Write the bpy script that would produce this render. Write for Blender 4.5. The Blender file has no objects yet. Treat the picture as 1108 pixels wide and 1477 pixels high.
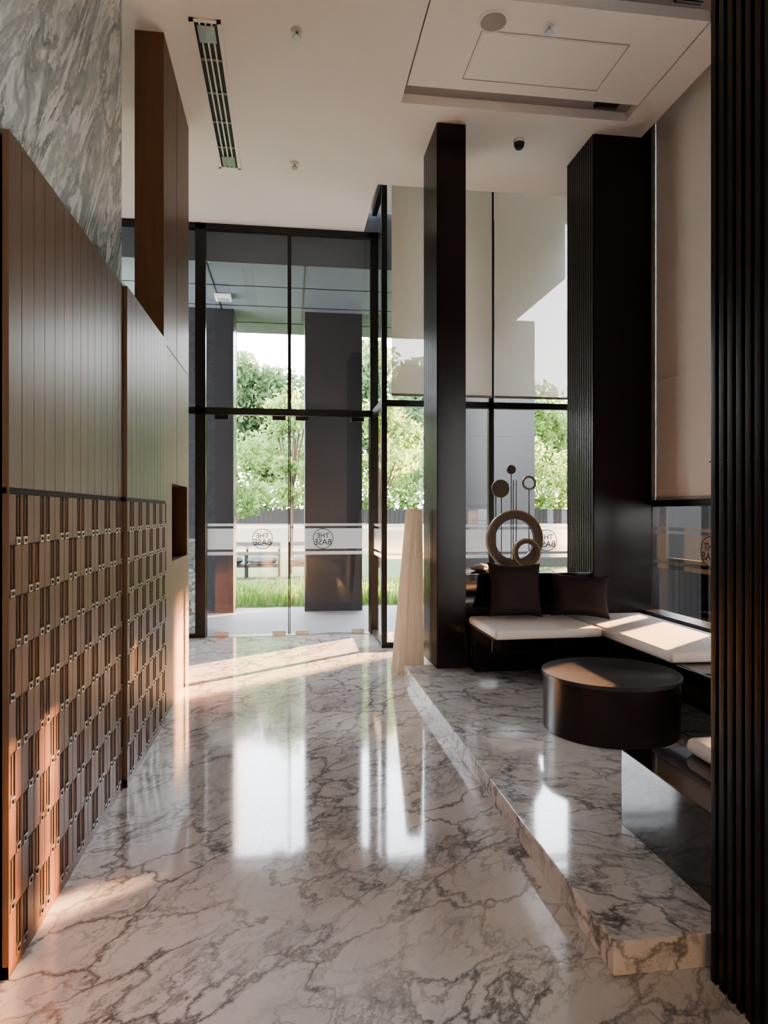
import bpy, math, random
import numpy as np
from mathutils import Vector, Matrix
random.seed(7); rng=np.random.default_rng(7)
S=bpy.context.scene
try:
    S.view_settings.look='AgX - Medium High Contrast'; S.view_settings.exposure=1.0
except Exception: pass
# ------------------------------------------------------------------ materials
def newmat(name):
    m=bpy.data.materials.new(name); m.use_nodes=True
    nt=m.node_tree; nt.nodes.clear()
    out=nt.nodes.new('ShaderNodeOutputMaterial')
    return m,nt,out
def N(nt,t,**kw):
    n=nt.nodes.new(t)
    for k,v in kw.items():
        if k in n.inputs: n.inputs[k].default_value=v
        else: setattr(n,k,v)
    return n
def bsdf(nt,out,col=(.5,.5,.5),rough=.5,metal=0,coat=0,spec=.5):
    b=nt.nodes.new('ShaderNodeBsdfPrincipled')
    b.inputs['Base Color'].default_value=(*col,1)
    b.inputs['Roughness'].default_value=rough
    b.inputs['Metallic'].default_value=metal
    b.inputs['Coat Weight'].default_value=coat
    b.inputs['Coat Roughness'].default_value=.03
    b.inputs['Specular IOR Level'].default_value=spec
    nt.links.new(b.outputs[0],out.inputs[0])
    return b
def pos(nt,scale=(1,1,1),rot=(0,0,0)):
    g=nt.nodes.new('ShaderNodeNewGeometry')
    m0=nt.nodes.new('ShaderNodeMapping'); m0.inputs['Rotation'].default_value=rot
    nt.links.new(g.outputs['Position'],m0.inputs['Vector'])
    mp=nt.nodes.new('ShaderNodeMapping'); mp.inputs['Scale'].default_value=scale
    nt.links.new(m0.outputs[0],mp.inputs['Vector'])
    return mp.outputs[0]
def ramp(nt,src,stops):
    r=nt.nodes.new('ShaderNodeValToRGB')
    e=r.color_ramp.elements
    while len(e)<len(stops): e.new(.5)
    for i,(p,c) in enumerate(stops):
        e[i].position=p
        e[i].color=(c,c,c,1) if isinstance(c,(int,float)) else (*c,1)
    nt.links.new(src,r.inputs[0]); return r.outputs[0]
def mixc(nt,fac,a,b,mode='MIX'):
    m=nt.nodes.new('ShaderNodeMix'); m.data_type='RGBA'; m.blend_type=mode
    for inp,v in ((m.inputs[0],fac),(m.inputs[6],a),(m.inputs[7],b)):
        if isinstance(v,bpy.types.NodeSocket): nt.links.new(v,inp)
        elif isinstance(v,tuple): inp.default_value=(*v,1)
        else: inp.default_value=v
    return m.outputs[2]
def noise(nt,vec,scale,detail=4,rough=.5,dist=0):
    n=nt.nodes.new('ShaderNodeTexNoise')
    n.inputs['Scale'].default_value=scale; n.inputs['Detail'].default_value=detail
    n.inputs['Roughness'].default_value=rough; n.inputs['Distortion'].default_value=dist
    nt.links.new(vec,n.inputs['Vector']); return n
def simple(name,col,rough=.5,metal=0,coat=0,spec=.5,var=.15,nscale=6):
    m,nt,out=newmat(name); b=bsdf(nt,out,col,rough,metal,coat,spec)
    n=noise(nt,pos(nt),nscale,4)
    c=mixc(nt,n.outputs[0],tuple(x*(1-var) for x in col),tuple(min(1,x*(1+var)) for x in col))
    nt.links.new(c,b.inputs['Base Color'])
    return m
def marble_floor(name,base=(.85,.843,.836),rough=.085,rot=(0,0,-.85),coat=.35,k=.70):
    m,nt,out=newmat(name); b=bsdf(nt,out,base,rough,coat=coat)
    b.inputs['Coat Roughness'].default_value=.04
    p=pos(nt,(.7,1.15,1.0),rot)
    warp=noise(nt,p,2.6,7,.62)
    sub=nt.nodes.new('ShaderNodeVectorMath'); sub.operation='SUBTRACT'
    nt.links.new(warp.outputs['Color'],sub.inputs[0]); sub.inputs[1].default_value=(.5,.5,.5)
    sc=nt.nodes.new('ShaderNodeVectorMath'); sc.operation='SCALE'; sc.inputs['Scale'].default_value=.5
    nt.links.new(sub.outputs[0],sc.inputs[0])
    add=nt.nodes.new('ShaderNodeVectorMath'); add.operation='ADD'
    nt.links.new(p,add.inputs[0]); nt.links.new(sc.outputs[0],add.inputs[1])
    A=add.outputs[0]
    def cell(scale,w):
        v=nt.nodes.new('ShaderNodeTexVoronoi'); v.feature='DISTANCE_TO_EDGE'
        v.inputs['Scale'].default_value=scale
        nt.links.new(A,v.inputs['Vector'])
        return ramp(nt,v.outputs['Distance'],[(0,1),(w*.3,.6),(w,0)])
    def ridge(scale,w,det=5,soft=3):
        n=noise(nt,A,scale,det,.55,.35)
        return ramp(nt,n.outputs[0],[(.5-w*soft,0),(.5-w,.5),(.5,1),(.5+w,.5),(.5+w*soft,0)])
    m1=ramp(nt,noise(nt,p,1.7,3).outputs[0],[(.36,.12),(.57,1)])
    m2=ramp(nt,noise(nt,p,3.1,3).outputs[0],[(.44,0),(.62,1)])
    m3=ramp(nt,noise(nt,p,2.3,3,.5,1).outputs[0],[(.40,0),(.6,1)])
    v1=mixc(nt,1.0,cell(3.9,.062),m1,'MULTIPLY')
    v2=mixc(nt,1.0,cell(10,.085),m2,'MULTIPLY')
    v3=mixc(nt,1.0,ridge(3.2,.010),m3,'MULTIPLY')
    cl=ramp(nt,noise(nt,A,3.0,7,.7).outputs[0],[(.49,0),(.77,.7)])
    c=mixc(nt,cl,base,tuple(x*.6 for x in base))
    kk=(k,k,k)
    c=mixc(nt,mixc(nt,1.0,v2,tuple(x*.85 for x in kk),'MULTIPLY'),c,(.24,.24,.25))
    c=mixc(nt,mixc(nt,1.0,v3,kk,'MULTIPLY'),c,(.13,.13,.14))
    c=mixc(nt,mixc(nt,1.0,v1,tuple(min(1,x*1.15) for x in kk),'MULTIPLY'),c,(.08,.08,.09))
    nt.links.new(c,b.inputs['Base Color'])
    return m
def marble_green(name):
    m,nt,out=newmat(name); b=bsdf(nt,out,(.5,.5,.5),.22)
    p=pos(nt,(1,2.6,.55),(.6,0,0))
    n1=noise(nt,p,2.1,8,.66,.6); n2=noise(nt,p,6,8,.7,.5)
    f=ramp(nt,n1.outputs[0],[(.38,1),(.44,.35),(.475,0),(.51,.9),(.56,1),(.60,.3),(.66,1)])
    c=mixc(nt,f,(.09,.125,.125),(.66,.71,.71))
    g=ramp(nt,n2.outputs[0],[(.46,0),(.56,.75)])
    c=mixc(nt,g,c,(.28,.33,.33))
    nt.links.new(c,b.inputs['Base Color']); return m
def wood(name,c1,c2,rough=.38,scale=1,coat=0.1,axis='Z',spec=.5):
    m,nt,out=newmat(name); b=bsdf(nt,out,c1,rough,coat=coat,spec=spec)
    b.inputs['Coat Roughness'].default_value=.25
    s={'Z':(38,38,1.6),'Y':(38,1.6,38),'X':(1.6,38,38)}[axis]
    n=noise(nt,pos(nt,tuple(k*scale for k in s)),1,6,.6,.3)
    big=noise(nt,pos(nt,(5,9,.4)),1,2)
    f=ramp(nt,n.outputs[0],[(.3,0),(.7,1)])
    c=mixc(nt,f,c1,c2); c=mixc(nt,big.outputs[0],c,tuple(x*.7 for x in c1))
    nt.links.new(c,b.inputs['Base Color']); 
    bp=nt.nodes.new('ShaderNodeBump'); bp.inputs['Strength'].default_value=.08
    nt.links.new(n.outputs[0],bp.inputs['Height']); nt.links.new(bp.outputs[0],b.inputs['Normal'])
    return m
def glass(name,tint=(.90,.93,.94),refl=.05):
    m,nt,out=newmat(name)
    t=N(nt,'ShaderNodeBsdfTransparent'); t.inputs[0].default_value=(*tint,1)
    g=N(nt,'ShaderNodeBsdfGlossy'); g.inputs['Roughness'].default_value=0; g.inputs[0].default_value=(.9,.95,1,1)
    lw=N(nt,'ShaderNodeLayerWeight'); lw.inputs[0].default_value=.5
    p=N(nt,'ShaderNodeMath',operation='POWER'); nt.links.new(lw.outputs['Facing'],p.inputs[0]); p.inputs[1].default_value=5
    a=N(nt,'ShaderNodeMath',operation='MULTIPLY_ADD'); nt.links.new(p.outputs[0],a.inputs[0]); a.inputs[1].default_value=.85; a.inputs[2].default_value=refl
    mx=N(nt,'ShaderNodeMixShader'); nt.links.new(a.outputs[0],mx.inputs[0]); nt.links.new(t.outputs[0],mx.inputs[1]); nt.links.new(g.outputs[0],mx.inputs[2])
    nt.links.new(mx.outputs[0],out.inputs[0]); return m
def sheer(name,col,transp,transl,wscale=220):
    m,nt,out=newmat(name)
    d=N(nt,'ShaderNodeBsdfDiffuse'); d.inputs[0].default_value=(*col,1)
    tl=N(nt,'ShaderNodeBsdfTranslucent'); tl.inputs[0].default_value=(*col,1)
    tr=N(nt,'ShaderNodeBsdfTransparent'); tr.inputs[0].default_value=(1,.98,.96,1)
    wv=noise(nt,pos(nt,(wscale,wscale,wscale)),1,2)
    c=mixc(nt,wv.outputs[0],tuple(x*.93 for x in col),col); nt.links.new(c,d.inputs[0])
    m1=N(nt,'ShaderNodeMixShader'); m1.inputs[0].default_value=transl
    nt.links.new(d.outputs[0],m1.inputs[1]); nt.links.new(tl.outputs[0],m1.inputs[2])
    m2=N(nt,'ShaderNodeMixShader'); m2.inputs[0].default_value=transp
    nt.links.new(m1.outputs[0],m2.inputs[1]); nt.links.new(tr.outputs[0],m2.inputs[2])
    nt.links.new(m2.outputs[0],out.inputs[0]); return m
def leafmat(name,c1,c2):
    m,nt,out=newmat(name)
    d=N(nt,'ShaderNodeBsdfDiffuse'); tl=N(nt,'ShaderNodeBsdfTranslucent')
    n=noise(nt,pos(nt,(1,1,1)),1.3,5,.7); f=ramp(nt,n.outputs[0],[(.35,0),(.65,1)])
    c=mixc(nt,f,c1,c2)
    nt.links.new(c,d.inputs[0]); nt.links.new(c,tl.inputs[0])
    m1=N(nt,'ShaderNodeMixShader'); m1.inputs[0].default_value=.45
    nt.links.new(d.outputs[0],m1.inputs[1]); nt.links.new(tl.outputs[0],m1.inputs[2])
    nt.links.new(m1.outputs[0],out.inputs[0]); return m

M=dict(
 floor=marble_floor('white_marble'),
 plat=marble_floor('white_marble_platform',(.83,.823,.816),.09,(0,0,.5),.35,.68),
 green=marble_green('green_grey_marble'),
 wood=wood('walnut_panel',(.13,.078,.047),(.205,.134,.085),.42,coat=.15),
 woodo=wood('mailbox_wood',(.125,.046,.019),(.20,.082,.036),.4,coat=.1),
 woodt=wood('tall_wood',(.135,.063,.030),(.205,.102,.050),.45),
 woodd=simple('dark_gap',(.010,.008,.007),.6),
 dark=wood('dark_espresso',(.011,.0048,.0042),(.018,.009,.008),.26,.6,coat=.05,spec=.32),
 gloss=simple('black_gloss',(.008,.006,.006),.06,coat=.4),
 granite=simple('black_granite',(.018,.014,.014),.08,coat=.6,var=.6,nscale=120),
 ceil=simple('ceiling_paint',(.80,.785,.765),.75,var=.02,nscale=2),
 white=simple('white_plaster',(.78,.77,.76),.8,var=.02),
 grey=simple('slot_grey',(.34,.33,.32),.6),
 black=simple('black_metal',(.010,.010,.012),.3),
 steel=simple('steel',(.5,.5,.5),.3,1),
 lock=simple('lock_metal',(.50,.44,.38),.32,1),
 glass=glass('clear_glass'),
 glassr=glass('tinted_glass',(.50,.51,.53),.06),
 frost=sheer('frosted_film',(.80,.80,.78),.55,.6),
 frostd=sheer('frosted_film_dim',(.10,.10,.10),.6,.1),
 blind=sheer('roller_blind',(.76,.705,.64),.09,.40),
 blindr=simple('opaque_blind',(.80,.775,.735),.85,var=.03,nscale=30),
 fabric=simple('cream_fabric',(.74,.70,.65),.9,var=.06,nscale=40),
 pillow=simple('dark_velvet',(.020,.012,.013),.75,var=.4,nscale=60),
 cloth=sheer('beige_cloth',(.86,.79,.69),0,.5,9),
 tabled=simple('table_lacquer',(.018,.010,.009),.3,coat=.1,var=.5,nscale=25),
 tablet=simple('table_top',(.045,.043,.047),.28,coat=.2,var=.3,nscale=12),
 bronze=simple('bronze',(.04,.022,.013),.4,.3,var=.5,nscale=30),
 brass=simple('brass',(.11,.08,.045),.35,.8,var=.3,nscale=30),
 stone=simple('stone',(.4,.34,.28),.7,nscale=20),
 deck=simple('terrace_paving',(.26,.26,.27),.5,var=.15,nscale=3),
 ccol=simple('outer_column_stone',(.026,.026,.030),.3,var=.12,nscale=2),
 soffit=simple('soffit_panel',(.14,.158,.185),.6,var=.04),
 peach=simple('peach_wall',(.66,.50,.38),.8,var=.08),
 fence=simple('dark_fence',(.014,.013,.013),.6),
 lawn=simple('lawn',(.10,.14,.055),.9,var=.4,nscale=3),
 soil=simple('soil',(.04,.036,.032),.9),
 bark=simple('bark',(.10,.07,.05),.9),
 leaf=leafmat('leaf',(.12,.20,.065),(.38,.51,.20)),
 leafd=leafmat('leaf_dark',(.09,.15,.08),(.25,.36,.19)),
 blade=leafmat('blade',(.14,.26,.06),(.42,.55,.20)),
 blue=simple('navy_cushion',(.03,.05,.09),.7),
 conc=simple('tower_concrete',(.30,.31,.34),.8),
 logo=simple('logo_ink',(.02,.02,.02),.5),
 brk=simple('sun_blocker_concrete',(.035,.033,.032),.8),  # surface of the added sun-blocking mass
)
# ------------------------------------------------------------------ builder
class B:
    def __init__(s): s.v=[];s.f=[];s.m=[];s.mats=[];s.sm=[]
    def mi(s,k):
        if k not in s.mats: s.mats.append(k)
        return s.mats.index(k)
    def add(s,vs,fs,mat,smooth=False):
        o=len(s.v); s.v+= [tuple(v) for v in vs]
        i=s.mi(mat)
        for f in fs: s.f.append(tuple(o+a for a in f)); s.m.append(i); s.sm.append(smooth)
    def box(s,x0,x1,y0,y1,z0,z1,mat,M4=None):
        vs=[(x,y,z) for x in (x0,x1) for y in (y0,y1) for z in (z0,z1)]
        if M4: vs=[M4@Vector(v) for v in vs]
        s.add(vs,[(0,1,3,2),(4,6,7,5),(0,4,5,1),(2,3,7,6),(0,2,6,4),(1,5,7,3)],mat); return s
    def quad(s,pts,mat): s.add(pts,[(0,1,2,3)],mat); return s
    def lathe(s,prof,cx,cy,mat,n=64,cz=0,mod=None,shift=None):
        vs=[];fs=[]
        for (r,z) in prof:
            dx,dy=shift(z) if shift else (0,0)
            for i in range(n):
                a=2*math.pi*i/n; k=r*(mod(a,z) if mod else 1)
                vs.append((cx+dx+k*math.cos(a),cy+dy+k*math.sin(a),cz+z))
        for j in range(len(prof)-1):
            for i in range(n):
                fs.append((j*n+i,j*n+(i+1)%n,(j+1)*n+(i+1)%n,(j+1)*n+i))
        fs.append(tuple(reversed(range(n)))); fs.append(tuple((len(prof)-1)*n+i for i in range(n)))
        s.add(vs,fs,mat,True); return s
    def rod(s,a,b,r,mat,n=10):
        a=Vector(a);b=Vector(b);d=(b-a).normalized()
        u=d.orthogonal().normalized();w=d.cross(u)
        vs=[p+u*r*math.cos(2*math.pi*i/n)+w*r*math.sin(2*math.pi*i/n) for p in (a,b) for i in range(n)]
        fs=[(i,(i+1)%n,n+(i+1)%n,n+i) for i in range(n)]+[tuple(reversed(range(n))),tuple(range(n,2*n))]
        s.add(vs,fs,mat,True); return s
    def ring(s,c,R,r,t,mat,n=56,yrot=0):
        Rm=Matrix.Rotation(yrot,4,'Z'); vs=[];fs=[]
        for (rr,yy) in ((R,-t/2),(R,t/2),(r,t/2),(r,-t/2)):
            for i in range(n):
                a=2*math.pi*i/n; p=Rm@Vector((rr*math.cos(a),yy,rr*math.sin(a)))
                vs.append((c[0]+p.x,c[1]+p.y,c[2]+p.z))
        for k in range(4):
            for i in range(n): fs.append((k*n+i,k*n+(i+1)%n,((k+1)%4)*n+(i+1)%n,((k+1)%4)*n+i))
        s.add(vs,fs,mat,False); return s
    def make(s,name,bevel=0,seg=2,parent=None):
        V=np.array(s.v); c=(V.min(0)+V.max(0))/2
        me=bpy.data.meshes.new(name); me.from_pydata([tuple(p) for p in V-c],[],s.f)
        for k in s.mats: me.materials.append(M[k])
        me.polygons.foreach_set('material_index',s.m); me.polygons.foreach_set('use_smooth',s.sm)
        me.update()
        if any(s.sm) and not bevel:
            try: me.set_sharp_from_angle(angle=.7)
            except Exception: pass
        ob=bpy.data.objects.new(name,me); ob.location=c; S.collection.objects.link(ob)
        if bevel:
            md=ob.modifiers.new('bevel','BEVEL'); md.width=bevel; md.segments=seg; md.limit_method='ANGLE'; md.angle_limit=.6
            for p in me.polygons: p.use_smooth=True
            md2=ob.modifiers.new('wn','WEIGHTED_NORMAL'); md2.keep_sharp=True
        if parent: ob.parent=parent
        return ob
def empty(name,loc=(0,0,0)):
    e=bpy.data.objects.new(name,None); S.collection.objects.link(e); e.location=loc; e.empty_display_size=.1
    return e
def adopt(e,obs):
    bpy.context.view_layer.update()
    for o in obs: o.parent=e; o.matrix_parent_inverse=Matrix.Translation(-Vector(e.location))

CH=4.95
XL=-.888
# ------------------------------------------------------------------ shell
B().box(-2.7,3.6,-5,8.45,-.15,0,'floor').make('floor')
b=B()
b.box(-2.7,.92,-5,8.45,CH,5.25,'ceil')
b.box(.92,.94,-5,7.13,CH,5.25,'ceil'); b.box(2.95,3.22,-5,7.13,CH,5.25,'ceil')
b.box(.94,2.95,-5,4.2,CH,5.25,'ceil'); b.box(.952,2.938,4.44,5.44,CH,5.25,'ceil'); b.box(.94,2.95,5.68,7.13,CH,5.25,'ceil')
b.box(-2.7,3.6,-5,8.5,5.25,5.4,'ceil')
b.box(.94,2.95,4.2,4.44,5.03,5.06,'grey'); b.box(.94,2.95,5.44,5.68,5.03,5.06,'grey')
b.make('ceiling')
b=B()
for y in (4.2,5.44):
    b.box(2.62,2.82,y+.06,y+.17,5.0,5.029,'black')
    for k in range(3): b.box(2.63,2.81,y+.075+.03*k,y+.085+.03*k,4.99,5.0,'steel')
b.make('air_slot_diffuser')
b=B()
x0,x1,y0,y1=1.37,2.5,4.74,5.3
for a in ((x0,x1,y0,y0+.006),(x0,x1,y1-.006,y1),(x0,x0+.006,y0,y1),(x1-.006,x1,y0,y1)): b.box(*a,CH-.003,CH,'grey')
b.box(x0+.02,x1-.02,y0+.02,y1-.02,CH-.006,CH,'ceil')
b.make('ceiling_access_hatch')
b=B(); x0,x1,y0,y1=-.69,-.47,4.9,7.0
b.box(x0,x0+.03,y0,y1,CH-.012,CH,'ceil');b.box(x1-.03,x1,y0,y1,CH-.012,CH,'ceil');b.box(x0,x1,y0,y0+.03,CH-.012,CH,'ceil');b.box(x0,x1,y1-.03,y1,CH-.012,CH,'ceil')
b.box(x0+.03,x1-.03,y0+.03,y1-.03,CH-.003,CH,'black')
for k in range(3):
    xx=x0+.062+.042*k; b.box(xx,xx+.012,y0+.03,y1-.03,CH-.014,CH-.003,'white')
for k in range(1,5):
    yy=y0+k*.42; b.box(x0+.03,x1-.03,yy,yy+.02,CH-.012,CH-.003,'grey')
for yy in (y0+.05,y1-.25): b.box(x0+.05,x1-.05,yy,yy+.18,CH-.018,CH-.012,'steel')
b.make('ceiling_air_grille')
def lathe_obj(name,prof,x,y,z,mats):
    b=B()
    for pr,m in zip(prof,mats): b.lathe(pr,x,y,m,32,z)
    return b.make(name)
lathe_obj('ceiling_speaker',[[(.0,-.003),(.105,-.012),(.11,0)],[(.0,-.016),(.09,-.016),(.09,-.012)]],1.425,4.64,CH,['white','grey'])
for (x,y) in ((.06,4.93),(.06,6.8),(1.83,4.63)):
    lathe_obj('sprinkler_head',[[(.03,-.06),(.033,-.055),(.03,-.05)],[(.008,-.05),(.008,-.012)],[(.04,-.012),(.045,-.001)]],x,y,CH,['steel','steel','white'])
b=B(); b.lathe([(.05,-.03),(.055,-.005),(.055,0)],2.12,6.1,'white',32,CH)
b.lathe([(.001,-.09),(.03,-.083),(.045,-.06),(.05,-.03)],2.12,6.1,'black',32,CH); b.make('dome_security_camera')

# walls
B().box(-2.7,-.95,-5,4.1,0,CH,'green').make('wall_left')
B().box(-2.7,-2.55,4.1,8.4,0,CH,'white').make('wall_left_far')
b=B(); b.box(3.4,3.6,.6,2.3,0,5.25,'white'); b.box(3.4,3.6,-5,-3.6,0,5.25,'white'); b.box(3.4,3.6,-3.6,.6,3.6,5.25,'white'); b.make('wall_right')
B().box(-2.7,3.6,-5.2,-5,0,5.25,'white').make('wall_back')

def planks(b,face,y0,y1,z0,z1,mat,w=.11):
    n=max(1,round((y1-y0)/w)); w=(y1-y0)/n
    for i in range(n):
        b.box(face-.02,face,y0+i*w+.0025,y0+(i+1)*w-.0025,z0,z1,mat)
def mail(b,face,y0,y1,z1):
    w=.11; n=round((y1-y0)/w); w=(y1-y0)/n; rows=9; h=(z1-.04)/rows; sw=.042
    b.box(face-.02,face-.002,y0,y1,0,.04,'woodo')
    for i in range(n):
        ya=y0+i*w
        for j in range(rows):
            za=.04+j*h; off=(i+j)%2
            g=ya+(.010 if off else .058)
            b.box(face-.02,face,ya+.002,g,za+.002,za+h-.002,'woodo'); b.box(face-.02,face,g+sw,ya+w-.002,za+.002,za+h-.002,'woodo')
            b.box(face-.02,face-.004,g,g+sw,za,za+h,'woodd')
            b.box(face-.02,face+.002,g+.003,g+sw-.006,za+.0,za+.026,'lock')
            b.box(face-.02,face-.001,g+sw*.5-.003,g+sw*.5+.003,za+.034,za+h-.01,'woodt')
            b.box(face+.002,face+.006,g+.014,g+.026,za+.007,za+.019,'black')
def panel(y0,y1,face,name='mailbox_wall_panel'):
    b=B()
    b.box(-.95,face-.02,y0,y1,0,2.71,'woodd')
    b.box(-.95,face,y0,y0+.004,0,2.71,'wood')
    b.box(-.95,face,y0+.004,y1,2.71,2.73,'wood')
    planks(b,face,y0,y1,1.58,2.71,'wood')
    b.box(face-.02,face-.006,y0,y1,1.56,1.58,'woodd')
    mail(b,face,y0,y1,1.56)
    return b.make(name)
panel(.4,2.33,-.918); panel(2.335,3.865,-.888); panel(3.87,5.07,-.868)
b=B()
b.box(-1.09,XL,5.085,5.43,0,CH,'woodt'); b.box(-1.09,XL,6.22,6.32,0,CH,'woodt')
b.box(-1.09,XL,5.43,6.22,0,1.12,'woodt'); b.box(-1.09,XL,5.43,6.22,1.72,CH,'woodt')
b.box(-1.09,-1.05,5.43,6.22,1.12,1.72,'woodd')
b.box(-.888,-.8865,5.085,6.32,2.72,2.726,'woodd')
b.box(-.888,-.8865,5.66,5.666,1.72,CH,'woodd')
b.make('tall_wood_partition')
# ------------------------------------------------------------------ doors/windows
YD=8.4
def frame(b,axis,c,spans,t=.06,mat='black'):
    for (a0,a1,z0,z1) in spans:
        if axis=='Y': b.box(a0,a1,c-t/2,c+t/2,z0,z1,mat)
        else: b.box(c-t/2,c+t/2,a0,a1,z0,z1,mat)
b=B()
frame(b,'Y',YD,[(-1.10,-.98,0,CH),(1.0,1.10,0,CH),(-2.55,1.1,2.67,2.75),(-2.55,1.1,4.88,CH),(-.01,.035,2.75,4.88),(-2.55,-1.1,0,.05)],.08)
b.quad([(-2.55,YD,0),(-1.1,YD,0),(-1.1,YD,4.9),(-2.55,YD,4.9)],'glass')
b.quad([(-1,YD,2.7),(1.02,YD,2.7),(1.02,YD,4.9),(-1,YD,4.9)],'glass')
b.make('window_1')
def patch(b,x,z,w=.16,h=.05): b.box(x-w/2,x+w/2,YD-.02,YD+.02,z-h/2,z+h/2,'steel' if z<1 else 'black')
def frost_y(b,x0,x1,y):
    b.quad([(x0,y,1.05),(x1,y,1.05),(x1,y,1.30),(x0,y,1.30)],'frost')
    b.quad([(x0,y,1.33),(x1,y,1.33),(x1,y,1.36),(x0,y,1.36)],'frost'); b.quad([(x0,y,.98),(x1,y,.98),(x1,y,1.02),(x0,y,1.02)],'frost')
def frost_x(b,y0,y1,x,m='frost'):
    b.quad([(x,y0,1.05),(x,y1,1.05),(x,y1,1.30),(x,y0,1.30)],m)
    b.quad([(x,y0,1.33),(x,y1,1.33),(x,y1,1.36),(x,y0,1.36)],m); b.quad([(x,y0,.98),(x,y1,.98),(x,y1,1.02),(x,y0,1.02)],m)
for (x0,x1) in ((-.975,.008),(.014,.995)):
    b=B()
    b.quad([(x0,YD,.012),(x1,YD,.012),(x1,YD,2.665),(x0,YD,2.665)],'glass')
    frost_y(b,x0,x1,YD-.004)
    xs=(x0+.18,x1-.12) if x0<0 else (x0+.15,x1-.15)
    for x in xs: patch(b,x,.035); patch(b,x,2.64)
    b.box(x0,x0+.012,YD-.01,YD+.01,.012,2.665,'black'); b.box(x1-.012,x1,YD-.01,YD+.01,.012,2.665,'black')
    b.make('door_1' if x0<0 else 'door_2')
B().box(-.97,.99,8.36,8.48,0,.006,'steel').make('trim_1')
YW=7.5
b=B()
frame(b,'X',1.05,[(YW+.04,YD-.04,2.67,2.75),(YW+.04,YD-.04,0,.05),(YW+.04,YD-.04,5.15,5.25)],.06)
b.quad([(1.05,YW,0),(1.05,YD-.04,0),(1.05,YD-.04,5.2),(1.05,YW,5.2)],'glass')
frost_x(b,YW,YD-.04,1.045)
b.make('window_2')
b=B()
frame(b,'Y',YW,[(1.02,1.08,0,5.25),(2.24,2.30,0,5.25),(3.36,3.48,0,5.25),(1.08,3.4,2.67,2.74),(1.08,3.4,0,.06)],.07)
b.quad([(1.05,YW,0),(3.45,YW,0),(3.45,YW,5.2),(1.05,YW,5.2)],'glass')
frost_y(b,1.05,3.45,YW-.004)
b.make('window_3')
XR=3.45
b=B()
frame(b,'X',XR,[(2.3,7.46,1.55,1.63),(2.3,7.46,0,.12)]+[(y,y+.07,0,5.25) for y in (3.6,4.85,6.05,7.1)],.07)
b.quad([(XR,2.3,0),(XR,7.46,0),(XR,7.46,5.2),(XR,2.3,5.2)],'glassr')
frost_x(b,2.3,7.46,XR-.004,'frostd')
b.make('window_4')
b=B()
frame(b,'X',XR,[(-3.6,.6,0,.1),(-3.6,.6,3.5,3.6),(-3.6,.6,2.4,2.47)]+[(y,y+.07,0,3.6) for y in (-3.6,-2.2,-.8,.53)],.07)
b.quad([(XR,-3.6,0),(XR,.6,0),(XR,.6,3.6),(XR,-3.6,3.6)],'glass')
b.make('window_5')
def logo_obj(loc,rotz):
    e=empty('window_logo_decal',loc)
    obs=[]
    for txt,dz,sz in (('THE',.035,.085),('BASE',-.045,.10)):
        c=bpy.data.curves.new('t','FONT'); c.body=txt; c.align_x='CENTER'; c.align_y='CENTER'; c.size=sz; c.extrude=.001; c.offset=.001
        o=bpy.data.objects.new('lettering',c); S.collection.objects.link(o); c.materials.append(M['logo'])
        o.rotation_euler=(math.pi/2,0,rotz); o.scale=(-1,1,1); o.location=Vector(loc)+Vector((0,0,dz)); obs.append(o)
    r=B(); r.ring((0,0,0),.125,.116,.002,'logo',48,rotz); ro=r.make('circle'); ro.location=loc; obs.append(ro)
    adopt(e,obs)
logo_obj((-.31,YD-.012,1.175),0); logo_obj((.42,YD-.012,1.175),0); logo_obj((2.93,YW-.012,1.175),0); logo_obj((XR-.012,5.2,1.175),math.pi/2)
b=B()
for (x0,x1) in ((1.12,2.255),(2.285,3.36)):
    b.quad([(x0,7.40,2.80),(x1,7.40,2.80),(x1,7.40,5.2),(x0,7.40,5.2)],'blind')
    b.box(x0,x1,7.39,7.41,2.775,2.80,'grey'); b.rod((x0,7.40,5.2),(x1,7.40,5.2),.03,'white')
b.make('roller_blind')
b=B()
for (y0,y1) in ((2.35,4.35),(4.37,5.9),(5.92,7.35)):
    b.box(3.37,3.374,y0,y1,1.63,5.2,'blindr'); b.box(3.362,3.382,y0,y1,1.61,1.635,'grey')
    b.rod((3.37,y0,5.2),(3.37,y1,5.2),.03,'white')
    b.box(3.366,3.371,y0,y1,2.69,2.70,'blindr')
b.make('roller_blind')
# ------------------------------------------------------------------ platform, columns
B().box(1.04,3.41,2.08,6.1,0,.112,'plat').make('marble_platform',.004)
def column(x0,x1,y0,y1,z0,z1,name,ribs=True):
    b=B(); b.box(x0+.01,x1,y0,y1,z0,z1,'dark')
    n=max(2,round((y1-y0)/.05)); w=(y1-y0)/n
    for i in range(n): b.box(x0,x0+.012,y0+i*w+.006,y0+(i+1)*w-.006 if i<n-1 else y1,z0,z1,'dark')
    return b.make(name,.003)
column(1.30,1.565,5.92,6.51,.112,CH,'dark_wood_column')
column(2.75,3.32,5.9,6.49,.112,CH,'dark_wood_column')
B().box(3.22,3.32,5.9,6.49,CH,5.25,'dark').make('trim_2')
B().box(1.3,3.41,6.1,6.55,0,.112,'plat').make('trim_3')
b=B(); b.box(1.362,2.3,1.0,2.03,0,CH,'dark')
for i in range(25):
    y=1.0+i*.0415; b.box(1.34,1.362,y,y+.026,0,CH,'dark')
for i in range(22):
    x=1.36+i*.0415; b.box(x,x+.026,2.03,2.05,0,CH,'dark')
b.box(1.345,1.364,1.0,2.04,1.66,1.664,'woodd')
b.make('fluted_wall_pier',.003)
b=B()
b.box(1.567,2.748,5.94,6.5,.112,.93,'gloss'); b.box(1.567,2.748,5.925,6.52,.93,.95,'gloss')
b.make('bench_back_ledge',.004)
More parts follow.
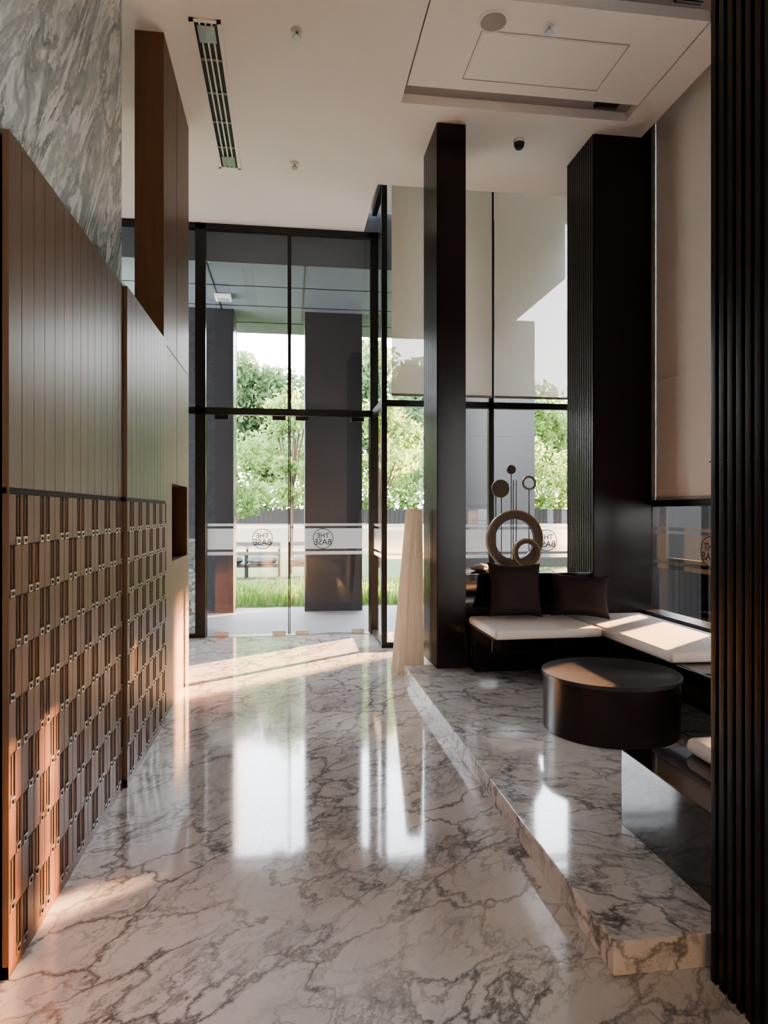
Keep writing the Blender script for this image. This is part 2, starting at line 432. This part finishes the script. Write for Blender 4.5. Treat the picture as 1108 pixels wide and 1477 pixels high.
B().box(3.22,3.41,2.9,5.89,.112,.60,'dark').make('window_side_ledge',.004)
e=empty('lounge_bench',(2.3,5.5,.5))
b=B(); b.box(1.575,3.2,5.16,5.895,.40,.505,'gloss'); b.box(2.52,3.2,3.1,5.16,.40,.505,'gloss'); b.box(2.85,3.2,3.1,5.89,.112,.40,'gloss')
b.box(1.6,2.8,5.75,5.895,.112,.40,'gloss')
base=b.make('base',.006)
def cushion(name,x0,x1,y0,y1,z0,z1,mat,bev=.03):
    return B().box(x0,x1,y0,y1,z0,z1,mat).make(name,bev,5)
c1=cushion('seat_cushion_back',1.58,2.465,5.105,5.895,.507,.58,'fabric')
c2=cushion('seat_cushion_side',2.472,3.2,4.15,5.89,.507,.58,'fabric')
adopt(e,[base,c1,c2])
e=empty('window_bench',(2.3,2.5,.3))
base=B().box(1.47,3.2,2.12,2.87,.112,.44,'granite').make('base',.005)
cu=cushion('seat_cushion',1.73,3.2,2.2,2.8,.442,.51,'fabric')
adopt(e,[base,cu])
b=B()
b.lathe([(.415,0),(.42,.004),(.42,.338)],2.05,4.15,'tabled',96,.112)
b.lathe([(.425,0),(.432,.003),(.432,.024),(.428,.028),(.42,.022),(.0,.022)],2.05,4.15,'tablet',96,.45)
b.make('drum_coffee_table')
def pillow(x,y,z,w,h,t,rz,tilt,roll=0):
    n=22; vs=[];fs=[]
    for side in (1,-1):
        for i in range(n+1):
            for j in range(n+1):
                u=-1+2*i/n; v=-1+2*j/n
                pin=1-.10*(1-abs(u)**2)*abs(v)**3; pin2=1-.10*(1-abs(v)**2)*abs(u)**3
                th=t/2*max(0,(1-u**4)*(1-v**4))**.55*(1+.06*math.sin(5*u+3*v))
                vs.append((u*w/2*pin2,side*th,v*h/2*pin))
    K=(n+1)**2
    for s in range(2):
        for i in range(n):
            for j in range(n):
                q=[s*K+i*(n+1)+j,s*K+(i+1)*(n+1)+j,s*K+(i+1)*(n+1)+j+1,s*K+i*(n+1)+j+1]
                fs.append(tuple(q if s==0 else reversed(q)))
    Mx=Matrix.Translation((x,y,z))@Matrix.Rotation(rz,4,'Z')@Matrix.Rotation(tilt,4,'X')@Matrix.Rotation(roll,4,'Y')
    b=B(); b.add([Mx@Vector(v) for v in vs],fs,'pillow',True); b.make('throw_pillow')
pillow(1.95,5.72,.825,.48,.47,.17,0.0,-.22,.03)
pillow(2.50,5.62,.775,.50,.38,.17,-.25,-.35,.05)
# ring sculpture
b=B(); y=6.18; X0=2.10
b.box(X0-.16,X0+.17,y-.07,y+.07,.95,.975,'black')
b.ring((X0,y,1.245),.27,.19,.05,'bronze'); b.ring((X0+.11,y-.02,1.12),.135,.085,.035,'bronze')
b.ring((X0,y-.026,1.245),.275,.262,.01,'brass'); b.ring((X0+.11,y-.04,1.12),.135,.12,.006,'brass')
for dx,zt in ((-.17,1.66),(-.115,1.7),(-.02,1.87),(.0,1.80),(.03,1.8),(.155,1.73)):
    b.rod((X0+dx,y+.03,.97),(X0+dx,y+.03,zt),.005,'black')
b.ring((X0-.125,y+.03,1.72),.085,.001,.02,'bronze'); b.ring((X0-.02,y+.03,1.90),.043,.001,.02,'bronze')
b.ring((X0+.155,y+.03,1.775),.068,.05,.02,'brass')
b.lathe([(.05,0),(.09,.02),(.07,.05),(.001,.07)],X0-.32,y,'stone',12,.952,mod=lambda a,z:1+.25*math.sin(3*a+20*z))
b.make('ring_sculpture')
b=B(); pr=[]
for k in range(25):
    t=k/24; r=.065*(1-t)+.066; pr.append((r,t*1.53))
b.lathe(pr,1.105,6.31,'cloth',160,.0,mod=lambda a,z:1+.15*math.sin(7*a+z*.3)+.09*math.sin(13*a-z*.5)+.05*math.sin(3*a+1),shift=lambda z:(.06*z/1.52,0))
b.make('rolled_curtain')
# ------------------------------------------------------------------ exterior
B().box(-8,12,8.5,11.0,-.2,-.02,'deck').make('terrace_floor')
B().box(-30,40,11.0,60,-.25,-.06,'lawn').make('lawn_ground')
B().box(3.62,40,-6,8.5,-.25,-.06,'soil').make('side_ground')
b=B(); b.box(-8,3.6,8.55,11.9,4.56,5.4,'soffit')
for x in (-3.4,-2.2,-1,.2,1.4,2.6): b.box(x,x+.012,8.56,11.9,4.552,4.56,'black')
for y in (9.4,10.3,11.2): b.box(-8,3.6,y,y+.012,4.552,4.56,'black')
b.make('exterior_soffit')
b=B(); b.box(-1.02,-.80,9.75,9.97,4.50,4.552,'white'); b.box(-.99,-.83,9.78,9.94,4.492,4.50,'grey'); b.make('exterior_ceiling_light',.006)
for (x0,x1,y0) in ((.25,1.13,10.5),(-1.75,-.82,10.5),(2.5,3.91,10.5)):
    b=B(); b.box(x0,x1,y0,y0+.6,-.02,4.56,'ccol'); b.box(x0-.004,x1+.004,y0-.004,y0+.604,-.02,.10,'ccol'); b.box(x0-.001,x1+.001,y0-.001,y0+.601,2.7,2.706,'black'); b.make('exterior_column',.006)
B().box(-2.3,-1.12,9.0,9.2,-.02,1.15,'green').make('marble_planter_wall')
B().box(-14,26,25,25.2,-.06,1.05,'peach').make('garden_wall')
b=B()
for i in range(240):
    x=-14+i*.166; b.box(x,x+.155,25.2,25.24,-.06,1.62,'fence')
b.box(-14,26,25.24,25.3,-.06,1.55,'fence'); b.make('slat_fence')
b=B()
for i in range(130):
    y=-4+i*.15; b.box(5.6,5.64,y,y+.145,-.06,.82,'fence')  # added fence: darkens the side window view, cuts off the lowest sun
for i in range(12):
    y=-3.9+i*1.24
    if y<10: b.box(5.6,5.72,y,y+.16,-.06,3.0,'fence')  # added posts, split the sun into streaks on the floor
b.box(5.64,5.7,-4,15.5,.7,.8,'fence'); b.box(5.64,5.7,-4,15.5,.2,.3,'fence'); b.make('added_side_fence')
b=B(); b.box(13,15,-8,24,-.06,2.1,'brk'); b.box(13,20,-8,24,4.6,16,'brk')  # added unseen mass: keeps low sun off the blinds, darkens side window view
for k in range(9): b.box(13.2,13.8,-8+k*3.9,-7.4+k*3.9,2.1,4.6,'brk')
b.make('added_sun_blocker')
b=B(); b.box(-60,-10.9,150,170,0,75,'conc')
for k in range(22): b.box(-60,-10.9,149.8,150,3+3*k,4.3+3*k,'ccol')
b.make('distant_tower')
def leaves(name,centers,n,size,mat,trunks=()):
    b=B(); idx=rng.integers(0,len(centers),n); C=np.array([c[:3] for c in centers])[idx]; R=np.array([c[3] for c in centers])[idx]
    d=rng.normal(size=(n,3)); d/=np.linalg.norm(d,axis=1)[:,None]; r=R*rng.random(n)**.4
    P=C+d*r[:,None]
    a=rng.normal(size=(n,3)); a/=np.linalg.norm(a,axis=1)[:,None]; q=rng.normal(size=(n,3)); q=np.cross(a,q); q/=np.linalg.norm(q,axis=1)[:,None]
    s=size*(.6+.8*rng.random(n))[:,None]
    V=np.stack([P-a*s,P+q*s*.45,P+a*s,P-q*s*.45],1).reshape(-1,3)
    V[:,2]=np.maximum(V[:,2],.0)
    b.add(V.tolist(),[(4*i,4*i+1,4*i+2,4*i+3) for i in range(n)],mat)
    for (p0,p1,rr) in trunks: b.rod(p0,p1,rr,'bark')
    return b.make(name)
def tree(x,y,h,w,n,mat,size=.2,th=.6):
    cs=[]
    for k in range(16):
        a=random.random()*6.28; t=random.random(); rr=w*(.75*math.sqrt(random.random()))*(1-.5*abs(t-.35))
        cs.append((x+rr*math.cos(a),y+rr*math.sin(a),h*(.38+.55*t),w*(.28+.2*random.random())))
    tr=[((x,y,-.1),(x+.1,y,h*.7),(.07+.01*h)*th)]+[((x,y,h*.35),(c[0],c[1],c[2]),.02) for c in cs[:8]]
    leaves('garden_tree',cs,n,size,mat,tr)
for (x,y,h,w,m) in ((-5.2,32,5.8,2.8,'leafd'),(-1.4,33,8.6,2.9,'leafd'),(2.6,32,9.6,3.4,'leafd'),(7.5,33,9.0,3.3,'leafd'),(11.5,32,7.0,3.0,'leaf'),(15.5,33,6.6,3,'leafd'),(-9,34,5.0,3,'leaf')):
    tree(x,y,h,w,13000,m,.16)
tree(.05,17.5,4.8,.8,1800,'leaf',.08,.4); tree(2.5,19,4.6,1.5,3400,'leaf',.09); tree(-1.6,20,3.9,1.2,2800,'leaf',.09,.4)
hc=[]
for i in range(130):
    hc.append((-14+i*.32,26.6+random.random()*.8,.9+3.0*random.random(),.9))
leaves('garden_hedge',hc,42000,.12,'leaf')
n=3600; V=[];F=[]
for i in range(n):
    x=random.uniform(-3,5); yy=random.uniform(11.35,13.2); h=random.uniform(.10,.30); a=random.random()*6.28; l=random.uniform(.05,.2); w=.013
    dx,dy=math.cos(a),math.sin(a); px,py=-dy*w,dx*w; o=len(V)
    V+=[(x-px,yy-py,-.06),(x+px,yy+py,-.06),(x+dx*l*.4+px,yy+dy*l*.4+py,h*.8),(x+dx*l*.4-px,yy+dy*l*.4-py,h*.8),(x+dx*l,yy+dy*l,h)]
    F+=[(o,o+1,o+2,o+3),(o+3,o+2,o+4)]
b=B(); b.add(V,F,'blade'); b.make('ornamental_grass_bed')
def obench(x,y):
    b=B()
    for sx in (-.8,0,.76):
        b.box(x+sx,x+sx+.05,y-.3,y-.25,-.06,.55,'fence'); b.box(x+sx,x+sx+.05,y+.3,y+.35,-.06,.75,'fence')
    b.box(x-.8,x+.81,y-.3,y+.35,.22,.27,'fence'); b.box(x-.8,x+.81,y-.3,y-.25,.50,.58,'fence'); b.box(x-.8,x+.81,y+.3,y+.35,.68,.78,'fence')
    for k in (-.4,.4): b.lathe([(.05,0),(.3,.03),(.36,.1),(.3,.17),(.05,.2)],x+k,y,'blue',24,.27)
    b.make('outdoor_bench')
obench(-1.0,16.3); obench(.8,16.4)
# ------------------------------------------------------------------ light & camera
w=bpy.data.worlds.new('sky'); S.world=w; w.use_nodes=True; nt=w.node_tree
bg=nt.nodes['Background']; 
tc=nt.nodes.new('ShaderNodeTexCoord'); sp=nt.nodes.new('ShaderNodeSeparateXYZ'); nt.links.new(tc.outputs['Generated'],sp.inputs[0])
rp=nt.nodes.new('ShaderNodeValToRGB'); rp.color_ramp.elements[0].color=(1,.98,.955,1); rp.color_ramp.elements[1].color=(.78,.85,1,1); rp.color_ramp.elements[1].position=.8
nt.links.new(sp.outputs[2],rp.inputs[0]); nt.links.new(rp.outputs[0],bg.inputs[0]); bg.inputs[1].default_value=8
L=bpy.data.lights.new('sun','SUN'); L.energy=66; L.color=(1,.53,.25); L.angle=.014
so=bpy.data.objects.new('sun',L); S.collection.objects.link(so); so.location=(8,8,6)
so.rotation_euler=Vector((-.80,-.59,-.15)).to_track_quat('-Z','Y').to_euler()
cam=bpy.data.cameras.new('camera'); co=bpy.data.objects.new('camera',cam); S.collection.objects.link(co); S.camera=co
cam.sensor_fit='VERTICAL'; cam.sensor_height=36; cam.lens=36*985/1477
cam.clip_end=500
co.location=(0,0,1.5); co.rotation_euler=(math.pi/2,0,-math.radians(7.97))
